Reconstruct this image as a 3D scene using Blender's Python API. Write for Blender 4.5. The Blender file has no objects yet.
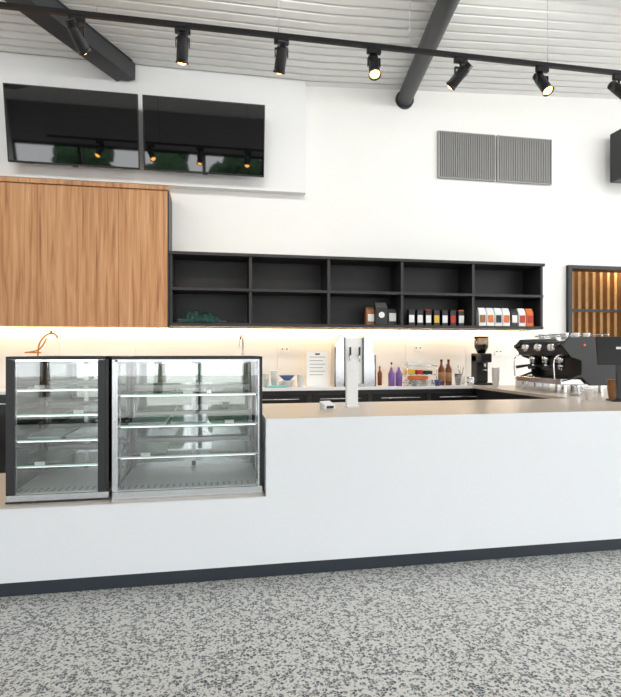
import bpy, bmesh, math, random
from mathutils import Vector, Matrix, noise
random.seed(4)
S=bpy.context.scene
C=S.collection
def srgb(r,g,b):
    f=lambda c:(c/255/12.92) if c/255<=.04045 else ((c/255+.055)/1.055)**2.4
    return (f(r),f(g),f(b),1)
# ---------------- materials
def M(name,col,rough=.5,metal=0,emis=None,es=0,spec=.5,noise=0,nscale=20,bump=0):
    m=bpy.data.materials.new(name); m.use_nodes=True
    nt=m.node_tree; b=nt.nodes['Principled BSDF']
    b.inputs['Base Color'].default_value=col
    b.inputs['Roughness'].default_value=rough
    b.inputs['Metallic'].default_value=metal
    b.inputs['Specular IOR Level'].default_value=spec
    if emis: 
        b.inputs['Emission Color'].default_value=emis; b.inputs['Emission Strength'].default_value=es
    if noise or bump:
        tc=nt.nodes.new('ShaderNodeTexCoord'); n=nt.nodes.new('ShaderNodeTexNoise')
        n.inputs['Scale'].default_value=nscale; n.inputs['Detail'].default_value=4
        nt.links.new(tc.outputs['Object'],n.inputs['Vector'])
        if noise:
            mx=nt.nodes.new('ShaderNodeMix'); mx.data_type='RGBA'
            mx.inputs['A'].default_value=tuple(c*(1-noise) for c in col[:3])+(1,)
            mx.inputs['B'].default_value=tuple(min(1,c*(1+noise)) for c in col[:3])+(1,)
            nt.links.new(n.outputs['Fac'],mx.inputs['Factor']); nt.links.new(mx.outputs['Result'],b.inputs['Base Color'])
        if bump:
            bp=nt.nodes.new('ShaderNodeBump'); bp.inputs['Strength'].default_value=bump; bp.inputs['Distance'].default_value=.01
            nt.links.new(n.outputs['Fac'],bp.inputs['Height']); nt.links.new(bp.outputs['Normal'],b.inputs['Normal'])
    return m
white=M('wall_paint',srgb(246,246,244),.7,noise=.015,nscale=3)
bulkm=M('bulkhead_shade_grey',srgb(240,241,242),.7,noise=.01,nscale=3)  # wall white made greyer, slight shade of the box put into its colour
ceilm=M('ceiling_sheet',srgb(236,237,235),.45)
cwhite=M('counter_laminate',srgb(236,239,242),.4,noise=.01,nscale=4)
stone=M('stone_top',srgb(202,190,176),.28,noise=.05,nscale=60,spec=.35)
black=M('black_metal',srgb(30,30,33),.4)
shelfm=M('charcoal_board',srgb(42,42,44),.5,noise=.06,nscale=8)
kick=M('kick_board',srgb(40,47,56),.4)
beamm=M('beam_paint',srgb(62,63,66),.5)
tvm=M('tv_glass',srgb(6,7,9),.03,spec=1.0)
plast_b=M('black_plastic',srgb(22,22,24),.35)
plast_w=M('white_plastic',srgb(240,240,240),.35)
steel=M('stainless',srgb(200,202,205),.22,1)
chrome=M('chrome',srgb(220,222,225),.08,1)
brass=M('brass',srgb(176,122,58),.35,1)
ventm=M('vent_grey',srgb(150,150,148),.5,.1)
amber=M('amber_syrup',srgb(120,60,20),.15)
red=M('red_pack',srgb(190,50,35),.5); orange=M('orange_pack',srgb(226,120,50),.5)
green=M('green_cloth',srgb(18,58,50),.8,noise=.4,nscale=30); purple=M('purple_bottle',srgb(125,90,165),.3)
blue=M('blue_pack',srgb(60,100,160),.4); brown=M('kraft',srgb(160,115,75),.7)
yellow=M('yellow_pack',srgb(225,185,70),.5); paper=M('paper',srgb(248,248,246),.8); ink=M('ink',srgb(60,60,65),.8)
ceramic=M('ceramic',srgb(240,241,240),.15)
foilm=M('clear_tub',srgb(215,226,226),.08)
ledm=M('led_strip',(1,1,1,1),emis=srgb(255,212,158),es=24)
cabglow=M('cab_glow',(1,1,1,1),emis=(.95,.98,1,1),es=2.4)  # glow shared by the light bar and the added shelf strips
bulbm=M('lamp_lens',(1,1,1,1),emis=srgb(255,180,85),es=14)
leaf=M('foliage',srgb(62,96,62),.8,noise=.5,nscale=6); bark=M('bark',srgb(85,65,48),.9)
pave=M('paving',srgb(180,178,172),.8,noise=.05,nscale=5)
def glassmat(name,tint=(.97,.99,.98,1),base=.06,fres=.5):
    m=bpy.data.materials.new(name); m.use_nodes=True; nt=m.node_tree; nt.nodes.clear()
    o=nt.nodes.new('ShaderNodeOutputMaterial'); t=nt.nodes.new('ShaderNodeBsdfTransparent'); g=nt.nodes.new('ShaderNodeBsdfGlossy')
    t.inputs[0].default_value=tint; g.inputs['Roughness'].default_value=.02
    fr=nt.nodes.new('ShaderNodeFresnel'); fr.inputs[0].default_value=1.5
    ma=nt.nodes.new('ShaderNodeMath'); ma.operation='MULTIPLY_ADD'; ma.inputs[1].default_value=fres*2; ma.inputs[2].default_value=base
    mx=nt.nodes.new('ShaderNodeMixShader')
    nt.links.new(fr.outputs[0],ma.inputs[0]); nt.links.new(ma.outputs[0],mx.inputs[0])
    nt.links.new(t.outputs[0],mx.inputs[1]); nt.links.new(g.outputs[0],mx.inputs[2]); nt.links.new(mx.outputs[0],o.inputs[0])
    return m
glass=glassmat('clear_glass',base=.07); shelfglass=glassmat('shelf_glass',(.70,.87,.85,1),.34)
mirrorglass=glassmat('reflective_door_glass',(.42,.54,.55,1),.45)
glassedge=M('glass_edge_glow',srgb(205,235,228),.1,emis=(.8,1,.95,1),es=.1)  # faint glow put into the edge material to brighten it
def woodmat():
    m=bpy.data.materials.new('timber_veneer'); m.use_nodes=True; nt=m.node_tree; b=nt.nodes['Principled BSDF']
    N=nt.nodes.new; L=nt.links.new
    tc=N('ShaderNodeTexCoord'); mp=N('ShaderNodeMapping'); mp.inputs['Scale'].default_value=(14,14,.7)
    L(tc.outputs['Object'],mp.inputs['Vector'])
    n=N('ShaderNodeTexNoise'); n.inputs['Scale'].default_value=1.6; n.inputs['Detail'].default_value=7; n.inputs['Distortion'].default_value=.6
    L(mp.outputs[0],n.inputs['Vector'])
    mp2=N('ShaderNodeMapping'); mp2.inputs['Scale'].default_value=(90,90,1.5); L(tc.outputs['Object'],mp2.inputs['Vector'])
    n2=N('ShaderNodeTexNoise'); n2.inputs['Scale'].default_value=1; n2.inputs['Detail'].default_value=4; L(mp2.outputs[0],n2.inputs['Vector'])
    ad=N('ShaderNodeMath'); ad.operation='MULTIPLY_ADD'; ad.inputs[1].default_value=.35; L(n2.outputs['Fac'],ad.inputs[0]); L(n.outputs['Fac'],ad.inputs[2])
    cr=N('ShaderNodeValToRGB'); e=cr.color_ramp.elements
    e[0].position=.42; e[0].color=srgb(142,92,54); e[1].position=.9; e[1].color=srgb(210,164,120)
    x=e.new(.62); x.color=srgb(186,134,90)
    L(ad.outputs[0],cr.inputs[0]); L(cr.outputs[0],b.inputs['Base Color']); b.inputs['Roughness'].default_value=.45
    return m
wood=woodmat()
def terrazzo():
    m=bpy.data.materials.new('terrazzo'); m.use_nodes=True; nt=m.node_tree; b=nt.nodes['Principled BSDF']
    N=nt.nodes.new; L=nt.links.new
    tc=N('ShaderNodeTexCoord'); nz=N('ShaderNodeTexNoise'); nz.inputs['Scale'].default_value=70; nz.inputs['Detail'].default_value=2
    L(tc.outputs['Object'],nz.inputs['Vector'])
    vm=N('ShaderNodeVectorMath'); vm.operation='MULTIPLY_ADD'; vm.inputs[1].default_value=(.012,.012,0); L(nz.outputs['Color'],vm.inputs[0]); L(tc.outputs['Object'],vm.inputs[2])
    def layer(scale,thr,edge,cols,prev):
        v=N('ShaderNodeTexVoronoi'); v.inputs['Scale'].default_value=scale; v.voronoi_dimensions='2D'; L(vm.outputs[0],v.inputs['Vector'])
        d=N('ShaderNodeTexVoronoi'); d.feature='DISTANCE_TO_EDGE'; d.voronoi_dimensions='2D'; d.inputs['Scale'].default_value=scale; L(vm.outputs[0],d.inputs['Vector'])
        sp=N('ShaderNodeSeparateColor'); L(v.outputs['Color'],sp.inputs[0])
        g=N('ShaderNodeMath'); g.operation='LESS_THAN'; g.inputs[1].default_value=thr; L(sp.outputs[0],g.inputs[0])
        h=N('ShaderNodeMath'); h.operation='GREATER_THAN'; h.inputs[1].default_value=edge; L(d.outputs['Distance'],h.inputs[0])
        mu=N('ShaderNodeMath'); mu.operation='MULTIPLY'; L(g.outputs[0],mu.inputs[0]); L(h.outputs[0],mu.inputs[1])
        cr=N('ShaderNodeValToRGB'); cr.color_ramp.interpolation='CONSTANT'
        el=cr.color_ramp.elements; el[0].color=cols[0]; el[0].position=0; el[1].color=cols[-1]; el[1].position=(len(cols)-1)/len(cols)
        for i in range(1,len(cols)-1):
            q=el.new(i/len(cols)); q.color=cols[i]
        L(sp.outputs[1],cr.inputs[0])
        mx=N('ShaderNodeMix'); mx.data_type='RGBA'; L(mu.outputs[0],mx.inputs['Factor'])
        if isinstance(prev,tuple): mx.inputs['A'].default_value=prev
        else: L(prev,mx.inputs['A'])
        L(cr.outputs[0],mx.inputs['B']); return mx.outputs['Result']
    c=layer(135,.28,.06,[srgb(128,131,132),srgb(158,158,156),srgb(104,108,111),srgb(176,171,164)],srgb(216,215,211))
    c=layer(66,.37,.10,[srgb(78,84,91),srgb(104,108,112),srgb(62,68,76),srgb(126,125,121),srgb(88,95,100)],c)
    L(c,b.inputs['Base Color']); b.inputs['Roughness'].default_value=.35
    return m
terr=terrazzo()
# ---------------- builders
def link(o,p=None):
    C.objects.link(o)
    if p: o.parent=p
    return o
def root(name,loc=(0,0,0),rz=0,rx=0):
    o=bpy.data.objects.new(name,None); o.location=loc; o.rotation_euler=(rx,0,rz); o.empty_display_size=.1
    C.objects.link(o); return o
def fin(name,bm,mat,p=None,smooth=False,bevel=0):
    me=bpy.data.meshes.new(name); bmesh.ops.recalc_face_normals(bm,faces=bm.faces[:]); bm.to_mesh(me); bm.free()
    if mat: me.materials.append(mat)
    o=bpy.data.objects.new(name,me); link(o,p)
    if smooth:
        for f in me.polygons: f.use_smooth=True
    if bevel:
        b=o.modifiers.new('b','BEVEL'); b.width=bevel; b.segments=2; b.limit_method='ANGLE'
    return o
def bbox(bm,x0,x1,y0,y1,z0,z1,mi=0):
    vs=[bm.verts.new((x,y,z)) for x in (x0,x1) for y in (y0,y1) for z in (z0,z1)]
    for q in ((0,1,3,2),(4,6,7,5),(0,4,5,1),(2,3,7,6),(0,2,6,4),(1,5,7,3)):
        f=bm.faces.new([vs[i] for i in q]); f.material_index=mi
def box(name,p,mat,x0,x1,y0,y1,z0,z1,bevel=0):
    bm=bmesh.new(); bbox(bm,x0,x1,y0,y1,z0,z1); return fin(name,bm,mat,p,bevel=bevel)
def boxes(name,p,mat,lst,bevel=0):
    bm=bmesh.new()
    for b in lst: bbox(bm,*b)
    return fin(name,bm,mat,p,bevel=bevel)
def bcyl(bm,p0,p1,r,r2=None,seg=20):
    r2=r if r2 is None else r2
    p0=Vector(p0);p1=Vector(p1);d=p1-p0
    mt=Matrix.Translation((p0+p1)/2)@d.to_track_quat('Z','Y').to_matrix().to_4x4()
    bmesh.ops.create_cone(bm,cap_ends=True,segments=seg,radius1=r,radius2=r2,depth=d.length,matrix=mt)
def cyl(name,p,mat,p0,p1,r,r2=None,seg=20,bevel=0):
    bm=bmesh.new(); bcyl(bm,p0,p1,r,r2,seg); o=fin(name,bm,mat,p,bevel=bevel)
    for f in o.data.polygons: f.use_smooth=len(f.vertices)==4
    return o
def cyls(name,p,mat,lst,seg=12):
    bm=bmesh.new()
    for l in lst: bcyl(bm,*l[:3],l[3] if len(l)>3 else None,seg)
    o=fin(name,bm,mat,p)
    for f in o.data.polygons: f.use_smooth=len(f.vertices)==4
    return o
def lathe(name,p,mat,prof,c=(0,0,0),seg=24):
    bm=bmesh.new(); rings=[]
    for r,z in prof:
        rings.append([bm.verts.new((c[0]+r*math.cos(2*math.pi*i/seg),c[1]+r*math.sin(2*math.pi*i/seg),c[2]+z)) for i in range(seg)])
    for a,b in zip(rings,rings[1:]):
        for i in range(seg): bm.faces.new((a[i],a[(i+1)%seg],b[(i+1)%seg],b[i]))
    bm.faces.new(rings[0]); bm.faces.new(rings[-1])
    return fin(name,bm,mat,p,smooth=True)
def tube(name,p,mat,pts,r):
    cu=bpy.data.curves.new(name,'CURVE'); cu.dimensions='3D'; cu.bevel_depth=r; cu.bevel_resolution=3; cu.use_fill_caps=True
    s=cu.splines.new('NURBS'); s.points.add(len(pts)-1)
    for q,pt in zip(s.points,pts): q.co=(*pt,1)
    s.use_endpoint_u=True; s.order_u=3; s.resolution_u=8
    cu.materials.append(mat); o=bpy.data.objects.new(name,cu); return link(o,p)
def prism(name,p,mat,poly,axis,a0,a1,bevel=0):
    bm=bmesh.new()
    f=(lambda u,v,w:(w,u,v)) if axis=='x' else ((lambda u,v,w:(u,w,v)) if axis=='y' else (lambda u,v,w:(u,v,w)))
    A=[bm.verts.new(f(u,v,a0)) for u,v in poly]; B=[bm.verts.new(f(u,v,a1)) for u,v in poly]
    bm.faces.new(A); bm.faces.new(B[::-1]); n=len(poly)
    for i in range(n): bm.faces.new((A[i],A[(i+1)%n],B[(i+1)%n],B[i]))
    return fin(name,bm,mat,p,bevel=bevel)
# ---------------- room shell
YW=6.9; XL=-6; XR=9; YB=-4.5
def cz(x): return 5.04+(.05*(x-1.2) if x>1.2 else 0)
box('floor',None,terr,XL,XR,YB,YW+.0,-.1,0)
boxes('wall_back',None,white,[(XL,5.12,YW,YW+.2,0,5.6),(5.12,6.9,YW,YW+.2,0,1.55),(5.12,6.9,YW,YW+.2,2.72,5.6),(6.9,XR,YW,YW+.2,0,5.6)])
box('wall_left',None,white,XL-.2,XL,YB,YW+.2,0,5.6)
box('wall_front_added',None,M('front_wall_unlit_grey',srgb(150,150,150),.8),XL,XR,YB-.1,YB+.1,3.95,5.6)  # unseen wall added to darken screen reflections, unlit grey in its colour
# ribbed ceiling
bm=bmesh.new(); prof=[]; y=YW; pitch=.152
while y>YB:
    prof+= [(y,0),(y-.108,0),(y-.113,.045),(y-.145,.045)]; y-=pitch
xs=[XL,1.2,XR]; cols=[[bm.verts.new((x,yy,cz(x)+dz)) for yy,dz in prof] for x in xs]
for a,b in zip(cols,cols[1:]):
    for i in range(len(prof)-1): bm.faces.new((a[i],a[i+1],b[i+1],b[i]))
fin('ceiling',bm,ceilm)
# rear facade glazing frames
def frames(name,along,fix,a0,a1,n,zt):
    r=root(name,(0,0,0)); L=[]
    for i in range(n+1):
        a=a0+(a1-a0)*i/n
        L.append((a-.05,a+.05,fix-.06,fix+.06,0,zt) if along=='x' else (fix-.06,fix+.06,a-.05,a+.05,0,zt))
    for z in (0.05,2.5,zt-.05):
        L.append((a0,a1,fix-.05,fix+.05,z-.05,z+.05) if along=='x' else (fix-.05,fix+.05,a0,a1,z-.05,z+.05))
    boxes('frame',r,black,L)
frames('window_1','x',YB,XL,XR,8,3.95)
frames('window_2','y',XR,YB,YW,6,5.2)
box('paving_ground',None,pave,-30,35,-30,16,-.25,-.12)
for i,(tx,ty,h) in enumerate([(-6,-13,4.6),(-2.2,-14,4.6),(1.2,-13.5,4.3),(4.2,-14,4.6),(8,-13,4.4),(-10,-12,4.5),(16,-3,5)]):
    t=root('tree',(tx,ty,-.12)); cyl('trunk',t,bark,(0,0,0),(0,0,h*.55),.18,.1)
    bm=bmesh.new()
    for k in range(18):
        a=random.random()*6.28; rr=random.random()*1.3
        bmesh.ops.create_icosphere(bm,subdivisions=3,radius=.35+random.random()*.4,matrix=Matrix.Translation((rr*math.cos(a),rr*math.sin(a),h*.45+random.random()*h*.45)))
    for v in bm.verts: v.co+=Vector([random.uniform(-.08,.08) for _ in range(3)])
    fin('foliage',bm,leaf,t)
# bulkhead box
box('trim_bulkhead',None,bulkm,XL,1.17,6.78,YW,3.565,5.04)
# timber overhead cupboards
r=root('overhead_timber_cupboard',(0,0,0))
xsn=[-4.6,-3.75,-2.9,-2.02,-1.13,-.57]
for i in range(5):
    box('door_panel_%d'%(i+1),r,wood,xsn[i]+.002,xsn[i+1]-.002,6.43,6.45,1.755,3.385)
box('carcass',r,wood,-4.6,-.575,6.45,YW-.002,1.757,3.385)
box('cap',r,wood,-4.6,-.56,6.41,YW-.002,3.39,3.44,.004)
box('end_panel',r,black,-.57,-.555,6.43,YW-.002,1.755,3.385)
# shelf unit
r=root('wall_shelf_unit',(0,0,0))
X0,X1=-.553,4.42
box('back',r,shelfm,X0,X1,6.87,6.897,1.775,2.67)
boxes('boards',r,shelfm,[(X0,X1+.02,6.44,6.87,2.635,2.672),(X0,X1,6.45,6.87,2.205,2.24),(X0,X1+.0,6.45,6.87,1.772,1.81)],.002)
boxes('uprights',r,shelfm,[(x-.018,x+.018,6.46,6.87,1.81,2.205) for x in (-.535,.42,1.41,2.39,3.39,4.402)]+[(x-.018,x+.018,6.46,6.87,2.24,2.635) for x in (-.535,.42,1.41,2.39,3.39,4.402)],.002)
r=root('led_strip_light',(0,0,0)); boxes('diffuser',r,ledm,[(-4.5,4.38,6.78,6.81,1.745,1.753)]); 
boxes('housing',r,plast_w,[(-4.5,4.38,6.76,6.83,1.753,1.755)])
# splashback tiles
r=root('trim_splashback',(0,0,0)); boxes('tiles',r,ceramic,[(-4.6+i*.9+.002,-4.6+(i+1)*.9-.002,6.885,6.898,1.02+j*.18+.0015,1.02+(j+1)*.18-.0015) for i in range(10) for j in range(4)])
# vents
ventd=M('vent_dark',srgb(110,110,108),.7)
for x0 in (3.07,3.97):
    r=root('wall_vent',(x0,6.86,3.91))
    boxes('frame',r,ventm,[(0,.87,0,.035,0,.014),(0,.87,0,.035,.646,.66),(0,.014,0,.035,.014,.646),(.856,.87,0,.035,.014,.646)])
    boxes('slats',r,ventm,[(.014+i*.0281,.0295+i*.0281,.005,.02,.014,.646) for i in range(30)])
    box('backing',r,ventd,.014,.856,.025,.035,.014,.646)
# speaker
r=root('wall_speaker',(5.89,6.66,3.96))
box('cabinet',r,plast_b,-.16,.2,-.12,.12,0,.72,.015)
box('grille',r,black,-.14,.18,-.135,-.12,.03,.69,.005)
box('bracket',r,black,-.02,.06,.12,.238,.3,.42)
# window to next room with timber slats
r=root('window_3',(0,0,0))
boxes('frame',r,black,[(5.1,5.16,6.84,7.1,1.55,2.74),(6.86,6.92,6.84,7.1,1.55,2.74),(5.16,6.86,6.84,7.1,2.69,2.74),(5.16,6.86,6.84,7.1,1.55,1.6)])
r=root('timber_slat_screen',(0,0,0))
sm=M('slat_timber',srgb(170,124,72),.5,noise=.3,nscale=12)
boxes('slats',r,sm,[(5.0+i*.13,5.045+i*.13,7.35,7.45,1.0,3.0) for i in range(18)])
boxes('backing',r,M('screen_backing',srgb(74,62,42),.8,noise=.5,nscale=5),[(4.8,7.6,7.8,7.85,.6,3.2)])
boxes('rails',r,black,[(4.9,7.5,7.33,7.35,2.1,2.14)])
r=root('added_slat_light',(6.4,7.16,2.95)); cyl('shade',r,black,(0,0,0),(0,0,.1),.05,.03); l=bpy.data.lights.new('slat_fill','POINT'); l.energy=14; l.color=(1,.84,.6); l.shadow_soft_size=.04  # added unseen light that brightens the slat screen
lo=bpy.data.objects.new('slat_fill',l); link(lo,r); lo.location=(0,0,-.08)
# ---------------- beams
r=root('ceiling_beam',(-1.075,6.78,0),rz=-math.atan2(.57,1)); 
boxes('web',r,beamm,[(-.105,.105,-5.5,.0,4.83,5.03)])
boxes('flange',r,beamm,[(-.12,.12,-5.5,-.07,4.815,4.83),(-.12,.12,-5.5,-.07,5.02,5.035)])
r=root('ceiling_strut_tube',(0,0,0)); cyl('tube',r,beamm,(2.58,6.89,4.97),(2.0,2.9,4.97),.105,seg=32)
cyl('flange_plate',r,beamm,(2.583,6.898,4.97),(2.58,6.87,4.97),.13,seg=32)
# ---------------- track lighting
r=root('track_light_rail',(0,4.2,4.02)); box('rail',r,black,-2.6,5.2,-.018,.018,-.018,.018,.002)
cyls('hanger_wires',r,steel,[((x,0,.018),(x,0,cz(x)-4.02),.0022) for x in (-.9,.5,1.62,2.92,4.3)],6)
aims=[(25,38),(-25,40),(4,24),(6,34),(4,-26),(38,40),(-10,-30),(-18,-35),(10,20)]
for i,(ax,ay) in enumerate(aims):
    x=-1.82+.781*i
    r=root('track_spotlight',(x,4.2,4.0))
    box('adapter',r,black,-.06,.06,-.016,.016,-.045,0,.003)
    cyl('stem',r,black,(0,0,-.045),(0,0,-.085),.01)
    boxes('yoke',r,black,[(-.05,.05,-.012,.012,-.09,-.082),(-.055,-.048,-.012,.012,-.15,-.082),(.048,.055,-.012,.012,-.15,-.082)])
    h=bpy.data.objects.new('head',None); link(h,r); h.location=(0,0,-.14); h.rotation_euler=(math.radians(ay),math.radians(ax),0)
    cyl('body',h,black,(0,0,.06),(0,0,-.1),.045,bevel=.003)
    cyls('fins',h,black,[((0,0,.062+k*.012),(0,0,.068+k*.012),.042) for k in range(4)]+[((0,0,.05),(0,0,.105),.025)],20)
    lathe('bezel',h,black,[(.045,-.1),(.052,-.125),(.047,-.125),(.04,-.102)])
    lathe('lens',h,bulbm,[(.036,-.102),(.04,-.112),(.03,-.126),(.012,-.133)])
    l=bpy.data.lights.new('lamp','SPOT'); l.energy=30 if ay>0 else 20; l.color=(1,.86,.68); l.spot_size=1.7; l.spot_blend=1; l.shadow_soft_size=.03
    lo=bpy.data.objects.new('lamp',l); link(lo,h); lo.location=(0,0,-.15)
# ---------------- TVs
for x0,w in ((-2.394,1.478),(-.866,1.467)):
    r=root('wall_television',(x0,6.63,3.685),rx=math.radians(10.3))
    box('bezel',r,plast_b,0,w,-.02,.02,0,.86,.004)
    box('screen',r,tvm,.012,w-.012,-.023,-.02,.02,.848)
    box('back_housing',r,plast_b,.2,w-.2,.02,.045,.1,.6,.01)
    box('sensor',r,plast_b,w/2-.03,w/2+.03,-.022,.01,-.012,0)
    box('bracket',r,black,w/2-.2,w/2+.2,.045,.115,.03,.2)
# ---------------- service counter
YC=3.343; YK=4.35; XS=.317; XE=6.5
r=root('service_counter',(0,0,0))
boxes('front_low',r,cwhite,[(-4,XS,YC,YK,.085,.52)])
box('front_high',r,cwhite,XS,XE,YC,YK,.085,1.0)
box('kickboard',r,kick,-4,XE,YC+.012,YK-.05,.0,.085)
box('low_top',r,stone,-4,XS-.001,YC+.012,YK,.52,.523)
boxes('high_top',r,stone,[(XS+.01,XE,YC+.012,YK,1.0,1.021)])
boxes('top_edge',r,cwhite,[(XS,XE,YC,YC+.012,1.0,1.021),(XS,XS+.01,YC+.012,YK,1.0,1.021)])
box('return_carcass',r,black,3.3,4.5,YK,6.2,.0,.99)
box('return_top',r,stone,3.27,4.53,YK+.001,6.25,.99,1.021)
r=root('back_bench',(0,0,0))
box('carcass',r,M('dark_fridge',srgb(45,44,44),.3),-4.5,5.0,6.3,YW-.02,0,.985)
box('top',r,plast_w,-4.5,5.0,6.252,YW-.02,.985,1.02,.002)
boxes('fridge_doors',r,M('dark_glass',srgb(38,38,40),.1),[(x,x+.72,6.28,6.3,.12,.93) for x in [-4.3+.78*k for k in range(10)]],.004)
cyls('handles',r,steel,[((x+.1,6.265,.88),(x+.62,6.265,.88),.008) for x in [-4.3+.78*k for k in range(10)]])
# ---------------- display cabinets
def display(x0,x1,y0,d,shelves,side):
    z0=.523; H=.9; w=x1-x0
    r=root('glass_display_cabinet',(x0,y0,z0))
    t=.02
    box('base',r,steel,0,w,0,d,0,.05,.003)
    box('base_trim',r,steel if side=='r' else black,-.001,w+.001,-.004,0,0,.012)
    box('deck',r,ceramic,.02,w-.02,.02,d-.02,.05,.056)
    cyls('deck_perforations',r,ink,[((x,y,.054),(x,y,.0568),.007) for x in [.05+.04*k for k in range(int((w-.08)/.04))] for y in (.06,.09,.12)],8)
    L=[(w-t,w,0,t,.05,H),(0,t,d-t,d,.05,H),(w-t,w,d-t,d,.05,H),
       (0,w,0,t,H-.018,H),(0,w,d-t,d,H-.018,H),(0,t,t,d-t,H-.018,H),(w-t,w,t,d-t,H-.018,H)]
    boxes('posts',r,black,L,.002)
    boxes('corner_post',r,steel if side=='r' else black,[(0,t,0,t,.05,H-.018)],.002)
    if side=='l': boxes('wide_stile',r,black,[(w-.065,w-.02,0,.02,.05,H-.02),(.02,.05,0,.02,.05,H-.02)])
    else: boxes('edge_trims',r,steel,[(.02,.034,-.002,.01,.05,H-.02),(.02,w-.02,-.002,.01,H-.034,H-.018),(w-.03,w-.02,-.002,.01,.05,H-.034)])
    boxes('door_frames',r,steel,[(w/2-.015,w/2+.015,d-.022,d-.002,.05,H-.02),(.02,.05,d-.022,d-.002,.05,H-.02),(w-.05,w-.02,d-.022,d-.002,.05,H-.02),(.05,w-.05,d-.022,d-.002,.05,.09),(.05,w-.05,d-.022,d-.002,H-.06,H-.02)])
    boxes('glass_panes',r,glass,[(t,w-t,.004,.010,.05,H-.018),(.004,.010,t,d-t,.05,H-.018),(w-.01,w-.004,t,d-t,.05,H-.018)])
    box('top_glass',r,glass,t,w-t,t,d-t,H-.012,H-.006)
    boxes('rear_doors',r,mirrorglass,[(t,w-t,d-.012,d-.006,.05,H-.018)])
    for k in range(shelves):
        z=.05+(H-.1)*(k+1)/(shelves+1)
        n=3 if side=='r' else 2
        pw=(w-.14)/n
        box('shelf_glass_%d'%k,r,shelfglass,.025,w-.025,.06,d-.05,z,z+.006)
        boxes('shelf_edge_%d'%k,r,glassedge,[(.025,w-.025,.055,.06,z-.001,z+.008)])
        boxes('added_shelf_glow_%d'%k,r,cabglow,[(.04,w-.04,.075,.081,z-.008,z-.002)])  # added glowing strip that draws a bright line under each shelf
        boxes('shelf_rail_%d'%k,r,steel,[(.02,.03,.06,d-.05,z-.012,z),(w-.03,w-.02,.06,d-.05,z-.012,z)])
        boxes('ticket_rail_%d'%k,r,plast_w,[(.03,w-.03,d-.06,d-.05,z-.01,z+.025)])
        boxes('tray_%d'%k,r,[steel,foilm][k%2],[(.06+i*pw+.015,.06+(i+1)*pw-.015,.14,d-.16,z+.006,z+.014) for i in range(n) if (i+2*k)%3!=1],.004)
        boxes('price_tickets_%d'%k,r,paper,[(.06+i*pw+pw/2-.03,.06+i*pw+pw/2+.03,.062,.065,z+.008,z+.03) for i in range(n) if (i+k)%3==0])
    cyls('supports',r,steel,[((x,y,.056),(x,y,H-.02),.006) for x in (.035,w-.035) for y in (.07,d-.06)])
    boxes('light_bar',r,cabglow,[(.04,w-.04,.03,.045,H-.03,H-.02)])
    return r
display(-.64,.30,3.42,.72,3,'r')
display(-1.262,-.665,3.45,.74,4,'l')
# ---------------- items on counter
r=root('table_number_stand',(1.05,3.95,1.021))
box('base',r,plast_w,-.05,.05,-.04,.04,0,.015,.004); box('panel',r,plast_w,-.045,.045,-.008,.0,.012,.28,.003)
box('upright',r,plast_w,-.05,-.02,.0,.02,.012,.36,.004); box('header',r,plast_w,-.02,.03,.0,.01,.28,.37,.004)
r=root('card_terminal',(.83,3.85,1.021),rz=.3)
prism('body',r,plast_w,[(-.04,0),(.045,0),(.045,.06),(-.04,.035)],'x',-.045,.045,.005); box('screen',r,plast_b,-.03,.03,-.043,-.04,.008,.028)
# point-of-sale terminal
r=root('pos_terminal',(3.5,4.02,1.021),rz=-.35)
box('base',r,plast_b,-.09,.09,-.08,.08,0,.015,.006)
prism('neck',r,plast_b,[(-.02,.015),(.03,.015),(.03,.4),(.0,.4)],'x',-.025,.025,.005)
prism('screen_housing',r,plast_b,[(-.03,.32),(.0,.32),(.05,.57),(.02,.57)],'x',-.19,.19,.008)
prism('stand_in_mark',r,plast_w,[(-.0035,.458),(0,.458),(.004,.478),(.0005,.478)],'x',-.03,.03)
# back bench items
B=1.0205
def gtap(name,loc,mat,h,reach,r_=.012):
    r=root(name,loc); cyl('base',r,mat,(0,0,0),(0,0,.04),.026,.02)
    tube('spout',r,mat,[(0,0,.03),(0,0,h*.5),(0,0,h),(-reach*.1,-reach*.5,h+.08),(-reach*.25,-reach,h),(-reach*.25,-reach,h-.1)],r_)
    cyl('lever',r,mat,(0.015,0,.06),(.09,0,.09),.006); return r
gtap('kitchen_tap',(.34,6.72,B),steel,.58,.2)
r=root('brass_tap',(-2.1,6.7,B)); cyl('base',r,brass,(0,0,0),(0,0,.05),.03,.02)
tube('spout',r,brass,[(0,0,.03),(0,0,.4),(.02,0,.56),(.12,-.02,.66),(.22,-.05,.66),(.24,-.05,.6)],.009)
tube('branch',r,brass,[(-.14,0,.43),(-.02,0,.44),(.06,0,.5),(.1,0,.6)],.008)
cyl('cross_handle',r,brass,(-.09,-.03,.43),(.05,-.03,.43),.008); cyl('knob',r,brass,(.16,-.03,.65),(.16,-.03,.69),.014)
def bottle(name,x,y,mat,h=.3,r0=.035,cap=plast_b,band=None):
    r=root(name,(x,y,B))
    lathe('glass',r,mat,[(r0,0),(r0,h*.62),(r0*.4,h*.78),(r0*.35,h*.92)])
    cyl('cap',r,cap,(0,0,h*.92),(0,0,h),r0*.42)
    if band: lathe('label',r,band,[(r0*1.02,h*.15),(r0*1.02,h*.5)])
for i,x in enumerate((2.93,3.03)): bottle('syrup_bottle',x,6.45,amber,.34,.042,band=brown)
for i,x in enumerate((2.23,2.33)): bottle('detergent_bottle',x,6.42,purple,.26,.043,cap=plast_w)
bottle('sauce_bottle',2.13,6.6,amber,.25,.03)
bottle('sauce_bottle',.42,6.45,red,.2,.025)
bottle('sauce_bottle',2.32,6.68,yellow,.3,.03)
bottle('milk_bottle',3.12,6.68,plast_w,.27,.045,cap=blue)
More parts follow.
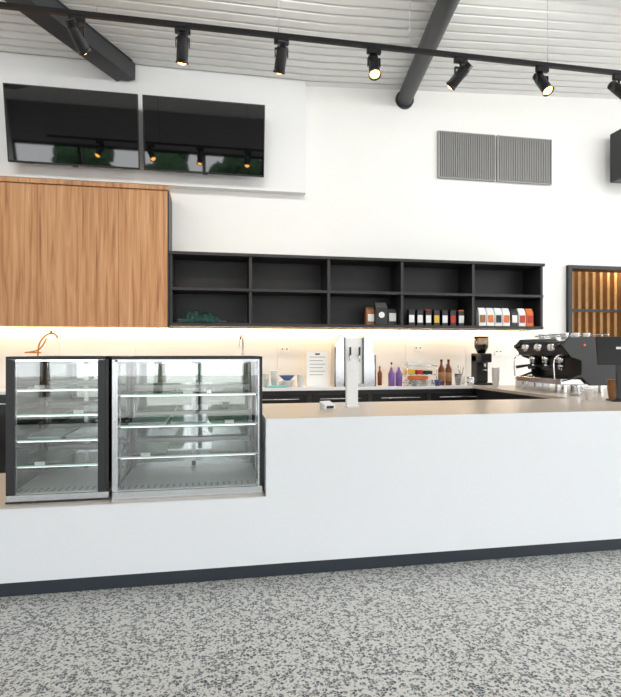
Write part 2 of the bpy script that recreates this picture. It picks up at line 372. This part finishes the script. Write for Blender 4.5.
def cups(name,x,y,mat,n=6,r0=.045,h=.11,b=None):
    r=root(name,(x,y,b or B))
    for k in range(n):
        z=k*.018 if n>1 else 0
        lathe('cup_%d'%k,r,mat,[(r0*.7,z),(r0,z+h),(r0*1.06,z+h),(r0*1.06,z+h+.006),(r0*.96,z+h+.006),(r0*.66,z+.01)])
for x,n,m in ((.60,4,ceramic),(.71,6,paper),(1.04,3,ceramic),(3.15,3,steel)): cups('cup_stack',x,6.42,m,n)
for x,y,m in ((2.7,6.33,ceramic),(2.82,6.33,blue),(2.5,6.31,steel)): cups('coffee_cup',x,y,m,1,.04,.07)
r=root('serving_dish_row',(3.28,6.33,B))
for k in range(3): lathe('dish_%d'%k,r,[steel,ceramic,steel][k],[(.04,0),(.05,.05),(.047,.05),(.037,.01)],(-.0+.0*k,0,k*.03))
r=root('plate_stack',(.88,6.5,B))
for k in range(6): lathe('plate_%d'%k,r,ceramic,[(.05,k*.012),(.11,k*.012+.014),(.108,k*.012+.017),(.05,k*.012+.005)])
lathe('bowl',r,blue,[(.04,.08),(.1,.14),(.098,.143),(.04,.086)])
r=root('storage_jar',(.5,6.62,B)); lathe('jar',r,shelfglass,[(.05,0),(.055,.02),(.055,.16),(.04,.18)]); lathe('contents',r,brown,[(.045,.005),(.048,.1)]); cyl('lid',r,steel,(0,0,.18),(0,0,.2),.045)
r=root('tea_towel',(.72,6.32,B)); prism('cloth',r,M('towel_aqua',srgb(120,190,190),.9,noise=.2,nscale=40),[(-.05,0),(.05,0),(.045,.02),(-.02,.03),(-.04,.018)],'x',-.13,.12,.008)
r=root('utensil_crock',(3.28,6.6,B)); lathe('crock',r,ceramic,[(.05,0),(.055,.12),(.05,.12),(.045,.01)]); cyls('utensils',r,steel,[((0,0,.02),(.04*math.cos(a),.04*math.sin(a),.24+.02*math.sin(3*a)),.006) for a in (0,1.2,2.5,3.8,5)])
# notice holder
r=root('notice_holder',(1.27,6.5,B),rz=-.05)
box('base',r,plast_w,-.14,.14,-.06,.06,0,.02,.004); box('sheet',r,paper,-.14,.14,-.01,0,.02,.44,.002)
boxes('print',r,ink,[(-.1,.1-.03*(k%2),-.012,-.01,.37-k*.045,.375-k*.045) for k in range(6)]+[(-.03,.03,-.012,-.01,.4,.42)])
# drink station
r=root('stainless_drink_station',(1.72,6.5,B))
box('cabinet',r,ceramic,-.12,.12,-.1,.18,0,.62,.01)
prism('left_wing',r,steel,[(-.26,0),(-.12,0),(-.12,.64),(-.2,.66),(-.24,.5)],'y',-.12,.12,.006)
prism('right_wing',r,steel,[(.12,0),(.3,0),(.26,.5),(.18,.68),(.12,.66)],'y',-.12,.12,.006)
boxes('side_trims',r,black,[(-.128,-.115,-.125,-.1,.0,.62),(.115,.128,-.125,-.1,.0,.62),(-.25,-.24,-.125,-.11,0,.5),(.275,.285,-.125,-.11,0,.4)])
box('tray',r,steel,-.12,.12,-.2,-.1,0,.04,.004)
cyls('taps',r,chrome,[((x,-.1,.4),(x,-.16,.38),.012) for x in (-.06,.06)]+[((x,-.155,.39),(x,-.155,.31),.009) for x in (-.06,.06)])
for x in (-.06,.06): box('handle_%d'%(x>0),r,plast_b,x-.012,x+.012,-.17,-.15,.4,.5,.003)
# drying rack
r=root('crockery_rack',(2.64,6.52,B))
cyls('frame',r,chrome,[((-.2,y,z),(.2,y,z),.005) for y in (-.12,.12) for z in (.02,.14,.26)]+[((x,y,0),(x,y,.26),.006) for x in (-.2,.2) for y in (-.12,.12)]+[((x,-.12,.14),(x,.12,.14),.004) for x in [-.18+.04*k for k in range(10)]])
boxes('boxes',r,yellow,[(-.17,-.08,-.08,.08,.145,.21)],.004); boxes('tubs',r,red,[(-.05,.03,-.08,.08,.145,.2)],.004); boxes('packs',r,green,[(.06,.16,-.08,.08,.145,.19)],.004)
boxes('trays',r,steel,[(-.18,.18,-.1,.1,.02,.04),(-.16,.16,-.1,.1,.05,.07)]); boxes('tin',r,orange,[(-.12,.1,-.09,.09,.075,.12)],.004)
boxes('lids',r,foilm,[(-.18,-.02,-.08,.08,.265,.31),(.02,.18,-.08,.08,.265,.29)],.004)
# wall sockets
for x,z in ((2.78,1.5),(.9,1.48),(4.0,1.45)):
    r=root('power_outlet',(x,6.884,z)); box('plate',r,plast_w,-.06,.06,-.01,0,-.037,.037,.004); boxes('switches',r,ink,[(-.04,-.02,-.013,-.01,.01,.025),(.02,.04,-.013,-.01,.01,.025)])
# grinder
r=root('coffee_grinder',(3.5,6.45,B))
box('base',r,plast_b,-.1,.1,-.14,.14,0,.03,.006); box('body',r,plast_b,-.085,.085,-.03,.13,.03,.4,.015); box('head',r,plast_b,-.085,.085,-.13,.13,.3,.42,.015)
cyl('spout',r,steel,(0,-.09,.3),(0,-.09,.24),.02,.015); tube('fork',r,chrome,[(-.03,-.04,.2),(-.03,-.12,.2),(.03,-.12,.2),(.03,-.04,.2)],.005)
lathe('hopper',r,glassmat('hopper_glass',(.5,.45,.4,1)),[(.05,.42),(.09,.5),(.095,.62),(.09,.625)]); lathe('beans',r,bark,[(.048,.425),(.085,.5),(.088,.54)]); cyl('lid',r,plast_b,(0,0,.625),(0,0,.645),.095)
cups('takeaway_cup_stack',3.45,6.0,paper,8,b=1.0215)
r=root('container_row',(3.95,6.0,1.0215)); boxes('tubs',r,plast_w,[(-.2+k*.11,-.11+k*.11,-.05,.05,0,.1+.02*(k%2)) for k in range(4)],.006); boxes('lids',r,plast_b,[(-.2+k*.11,-.11+k*.11,-.05,.05,.1+.02*(k%2),.11+.02*(k%2)) for k in range(4)],.002)
# ---------------- espresso machine (long axis along y)
r=root('espresso_machine',(3.57,4.86,1.0215))
L=.88
boxes('feet',r,chrome,[(x-.02,x+.02,y-.02,y+.02,0,.09) for x in (.06,.5) for y in (.08,L-.08)],.004)
box('drip_tray',r,steel,-.02,.34,.03,L-.03,.09,.15,.006)
boxes('drip_grate',r,black,[(0,.32,.05+k*.03,.062+k*.03,.15,.155) for k in range(26)])
prism('rear_body',r,plast_b,[(.3,.09),(.58,.09),(.6,.3),(.56,.5),(.3,.5)],'y',.03,L-.03,.01)
prism('hood',r,black,[(.02,.4),(.3,.37),(.58,.4),(.6,.52),(.5,.57),(.06,.55),(.0,.48)],'y',.02,L-.02,.012)
ep=[(-.03,.12),(.2,.17),(.3,.08),(.6,.08),(.64,.3),(.61,.54),(.52,.6),(.05,.585),(-.03,.5),(.08,.38),(.2,.34),(.2,.2)]
prism('end_panel_near',r,black,ep,'y',-.005,.022,.005)
prism('end_panel_far',r,black,ep,'y',L-.022,L+.005,.005)
tube('cup_rail',r,chrome,[(.05,.03,.62),(.05,L-.03,.62),(.55,L-.03,.62),(.55,.03,.62)],.007)
cyls('rail_posts',r,chrome,[((x,y,.56),(x,y,.62),.005) for x in (.08,.5) for y in (.06,.5,L-.06)])
for k in range(3):
    y=.2+.24*k
    cyl('group_%d'%k,r,chrome,(.1,y,.42),(.1,y,.3),.05,.045); cyl('group_cap_%d'%k,r,chrome,(.06,y,.47),(-.03,y,.49),.045,.04)
    cyl('gauge_%d'%k,r,plast_w,(-.03,y,.49),(-.034,y,.49),.032)
    cyl('portafilter_%d'%k,r,chrome,(.1,y,.3),(.1,y,.265),.04); cyl('handle_%d'%k,r,plast_b,(.06,y,.285),(-.12,y,.26),.013,.018)
    cyls('spouts_%d'%k,r,chrome,[((.1,y-.015,.265),(.1,y-.02,.235),.007),((.1,y+.015,.265),(.1,y+.02,.235),.007)])
for k,y in enumerate((.07,L-.07)):
    tube('steam_wand_%d'%k,r,chrome,[(.05,y,.42),(-.05,y,.4),(-.08,y,.3),(-.06,y,.15)],.007); cyl('steam_knob_%d'%k,r,plast_b,(.0,y,.5),(-.06,y,.5),.022)
boxes('indicator',r,M('red_led',(1,0,0,1),emis=(1,.05,.02,1),es=3),[(.23,.245,-.008,-.005,.5,.515)])
for k in range(7):
    lathe('warming_cup_%d'%k,r,ceramic,[(.025,.575),(.04,.64),(.037,.64),(.022,.58)],(.12+.13*(k%3),.15+.2*(k//3),0))
cups('takeaway_cup_stack',3.62,4.25,brown,5,.042,.1,b=1.0215)
cups('takeaway_cup_stack',3.3,4.15,paper,2,.038,.08,b=1.0215)
r=root('milk_jug',(3.5,4.6,1.0215)); lathe('body',r,steel,[(.045,0),(.05,.02),(.04,.09),(.045,.11),(.042,.11)]); tube('handle',r,steel,[(.04,0,.1),(.085,0,.09),(.08,0,.03),(.045,0,.025)],.005)
# ---------------- shelf contents
ZS=1.811
r=root('coffee_bag_group',(1.94,6.62,ZS))
def bag(r,n,mat,x,w,h,lab=None,y=0):
    prism(n,r,mat,[(y-.05,0),(y+.05,0),(y+.045,h*.75),(y+.006,h),(y-.006,h),(y-.045,h*.75)],'x',x,x+w,.006)
    if lab: box(n+'_label',r,lab,x+w*.15,x+w*.85,y-.058,y-.048,h*.2,h*.6)
bag(r,'bag_a',brown,0,.12,.24,paper); bag(r,'bag_b',plast_b,.1,.16,.3,None,-.08); bag(r,'bag_c',plast_b,.29,.13,.27,paper)
cyl('mark',r,plast_w,(.18,-.131,.13),(.18,-.136,.13),.04)
r=root('canister_row',(2.56,6.6,ZS))
for k in range(7):
    x=k*.118; m=[plast_b,plast_b,red,plast_b,plast_b,plast_b,orange][k]
    box('tin_%d'%k,r,plast_b,x-.04,x+.04,-.04,.04,0,.2,.006); box('band_%d'%k,r,[paper,paper,paper,yellow,paper,red,paper][k],x-.036,x+.036,-.043,-.04,.04,.14)
    box('cap_%d'%k,r,m,x-.04,x+.04,-.04,.04,.2,.215,.004)
r=root('packet_row',(3.5,6.56,ZS))
for k,(m,l) in enumerate([(paper,brown),(ceramic,orange),(paper,ink),(ceramic,orange),(plast_b,paper),(paper,red),(orange,red)]):
    bag(r,'packet_%d'%k,m,k*.118,.105,.25,l)
# cloth heap
r=root('folded_cloth',(-.2,6.62,ZS)); bm=bmesh.new(); bmesh.ops.create_grid(bm,x_segments=60,y_segments=30,size=1)
for v in bm.verts:
    x,y=v.co.x,v.co.y; e=max(0,1-x*x)*max(0,1-y*y); v.co=Vector((x*.26,y*.13,.003+(e**.5)*.1*max(.05,1+1.2*noise.noise(Vector((x*5,y*3,1)))) ))
o=fin('cloth',bm,green,r,smooth=True); sd=o.modifiers.new('s','SOLIDIFY'); sd.thickness=.003; sd.offset=1
boxes('strap',r,plast_b,[(-.27,-.1,-.12,-.02,.002,.05),(.08,.33,-.1,-.03,.002,.035)],.01)
# ---------------- world, light
w=bpy.data.worlds.new('World'); S.world=w; w.use_nodes=True
bg=w.node_tree.nodes['Background']; bg.inputs[0].default_value=(.965,.98,1,1); bg.inputs[1].default_value=3.9
def wall_wash(x,y,z,sx,sy,tilt,e):  # added unseen wash lights with a housing, brightening the back wall
    r=root('added_wall_wash',(x,y,z),rx=math.radians(tilt))
    boxes('housing',r,plast_w,[(-sx/2-.02,sx/2+.02,-sy/2-.02,sy/2+.02,.01,.06)],.004)
    l=bpy.data.lights.new('tube','AREA'); l.shape='RECTANGLE'; l.size=sx; l.size_y=sy; l.energy=e; l.color=(1,.985,.96)
    o=bpy.data.objects.new('tube',l); link(o,r)
for x in (-2.6,.4,3.2,5.8): wall_wash(x,4.45,4.82,1.8,.25,42,25)
# camera
cd=bpy.data.cameras.new('camera'); cam=bpy.data.objects.new('camera',cd); C.objects.link(cam)
cd.sensor_fit='HORIZONTAL'; cd.sensor_width=36; cd.lens=36*520/621; cd.shift_y=4.5/621; cd.clip_start=.05
cam.location=(0,0,1.445); cam.rotation_euler=(math.radians(90),0,math.radians(-10.3)); S.camera=cam
S.view_settings.view_transform='Standard'; S.view_settings.exposure=0
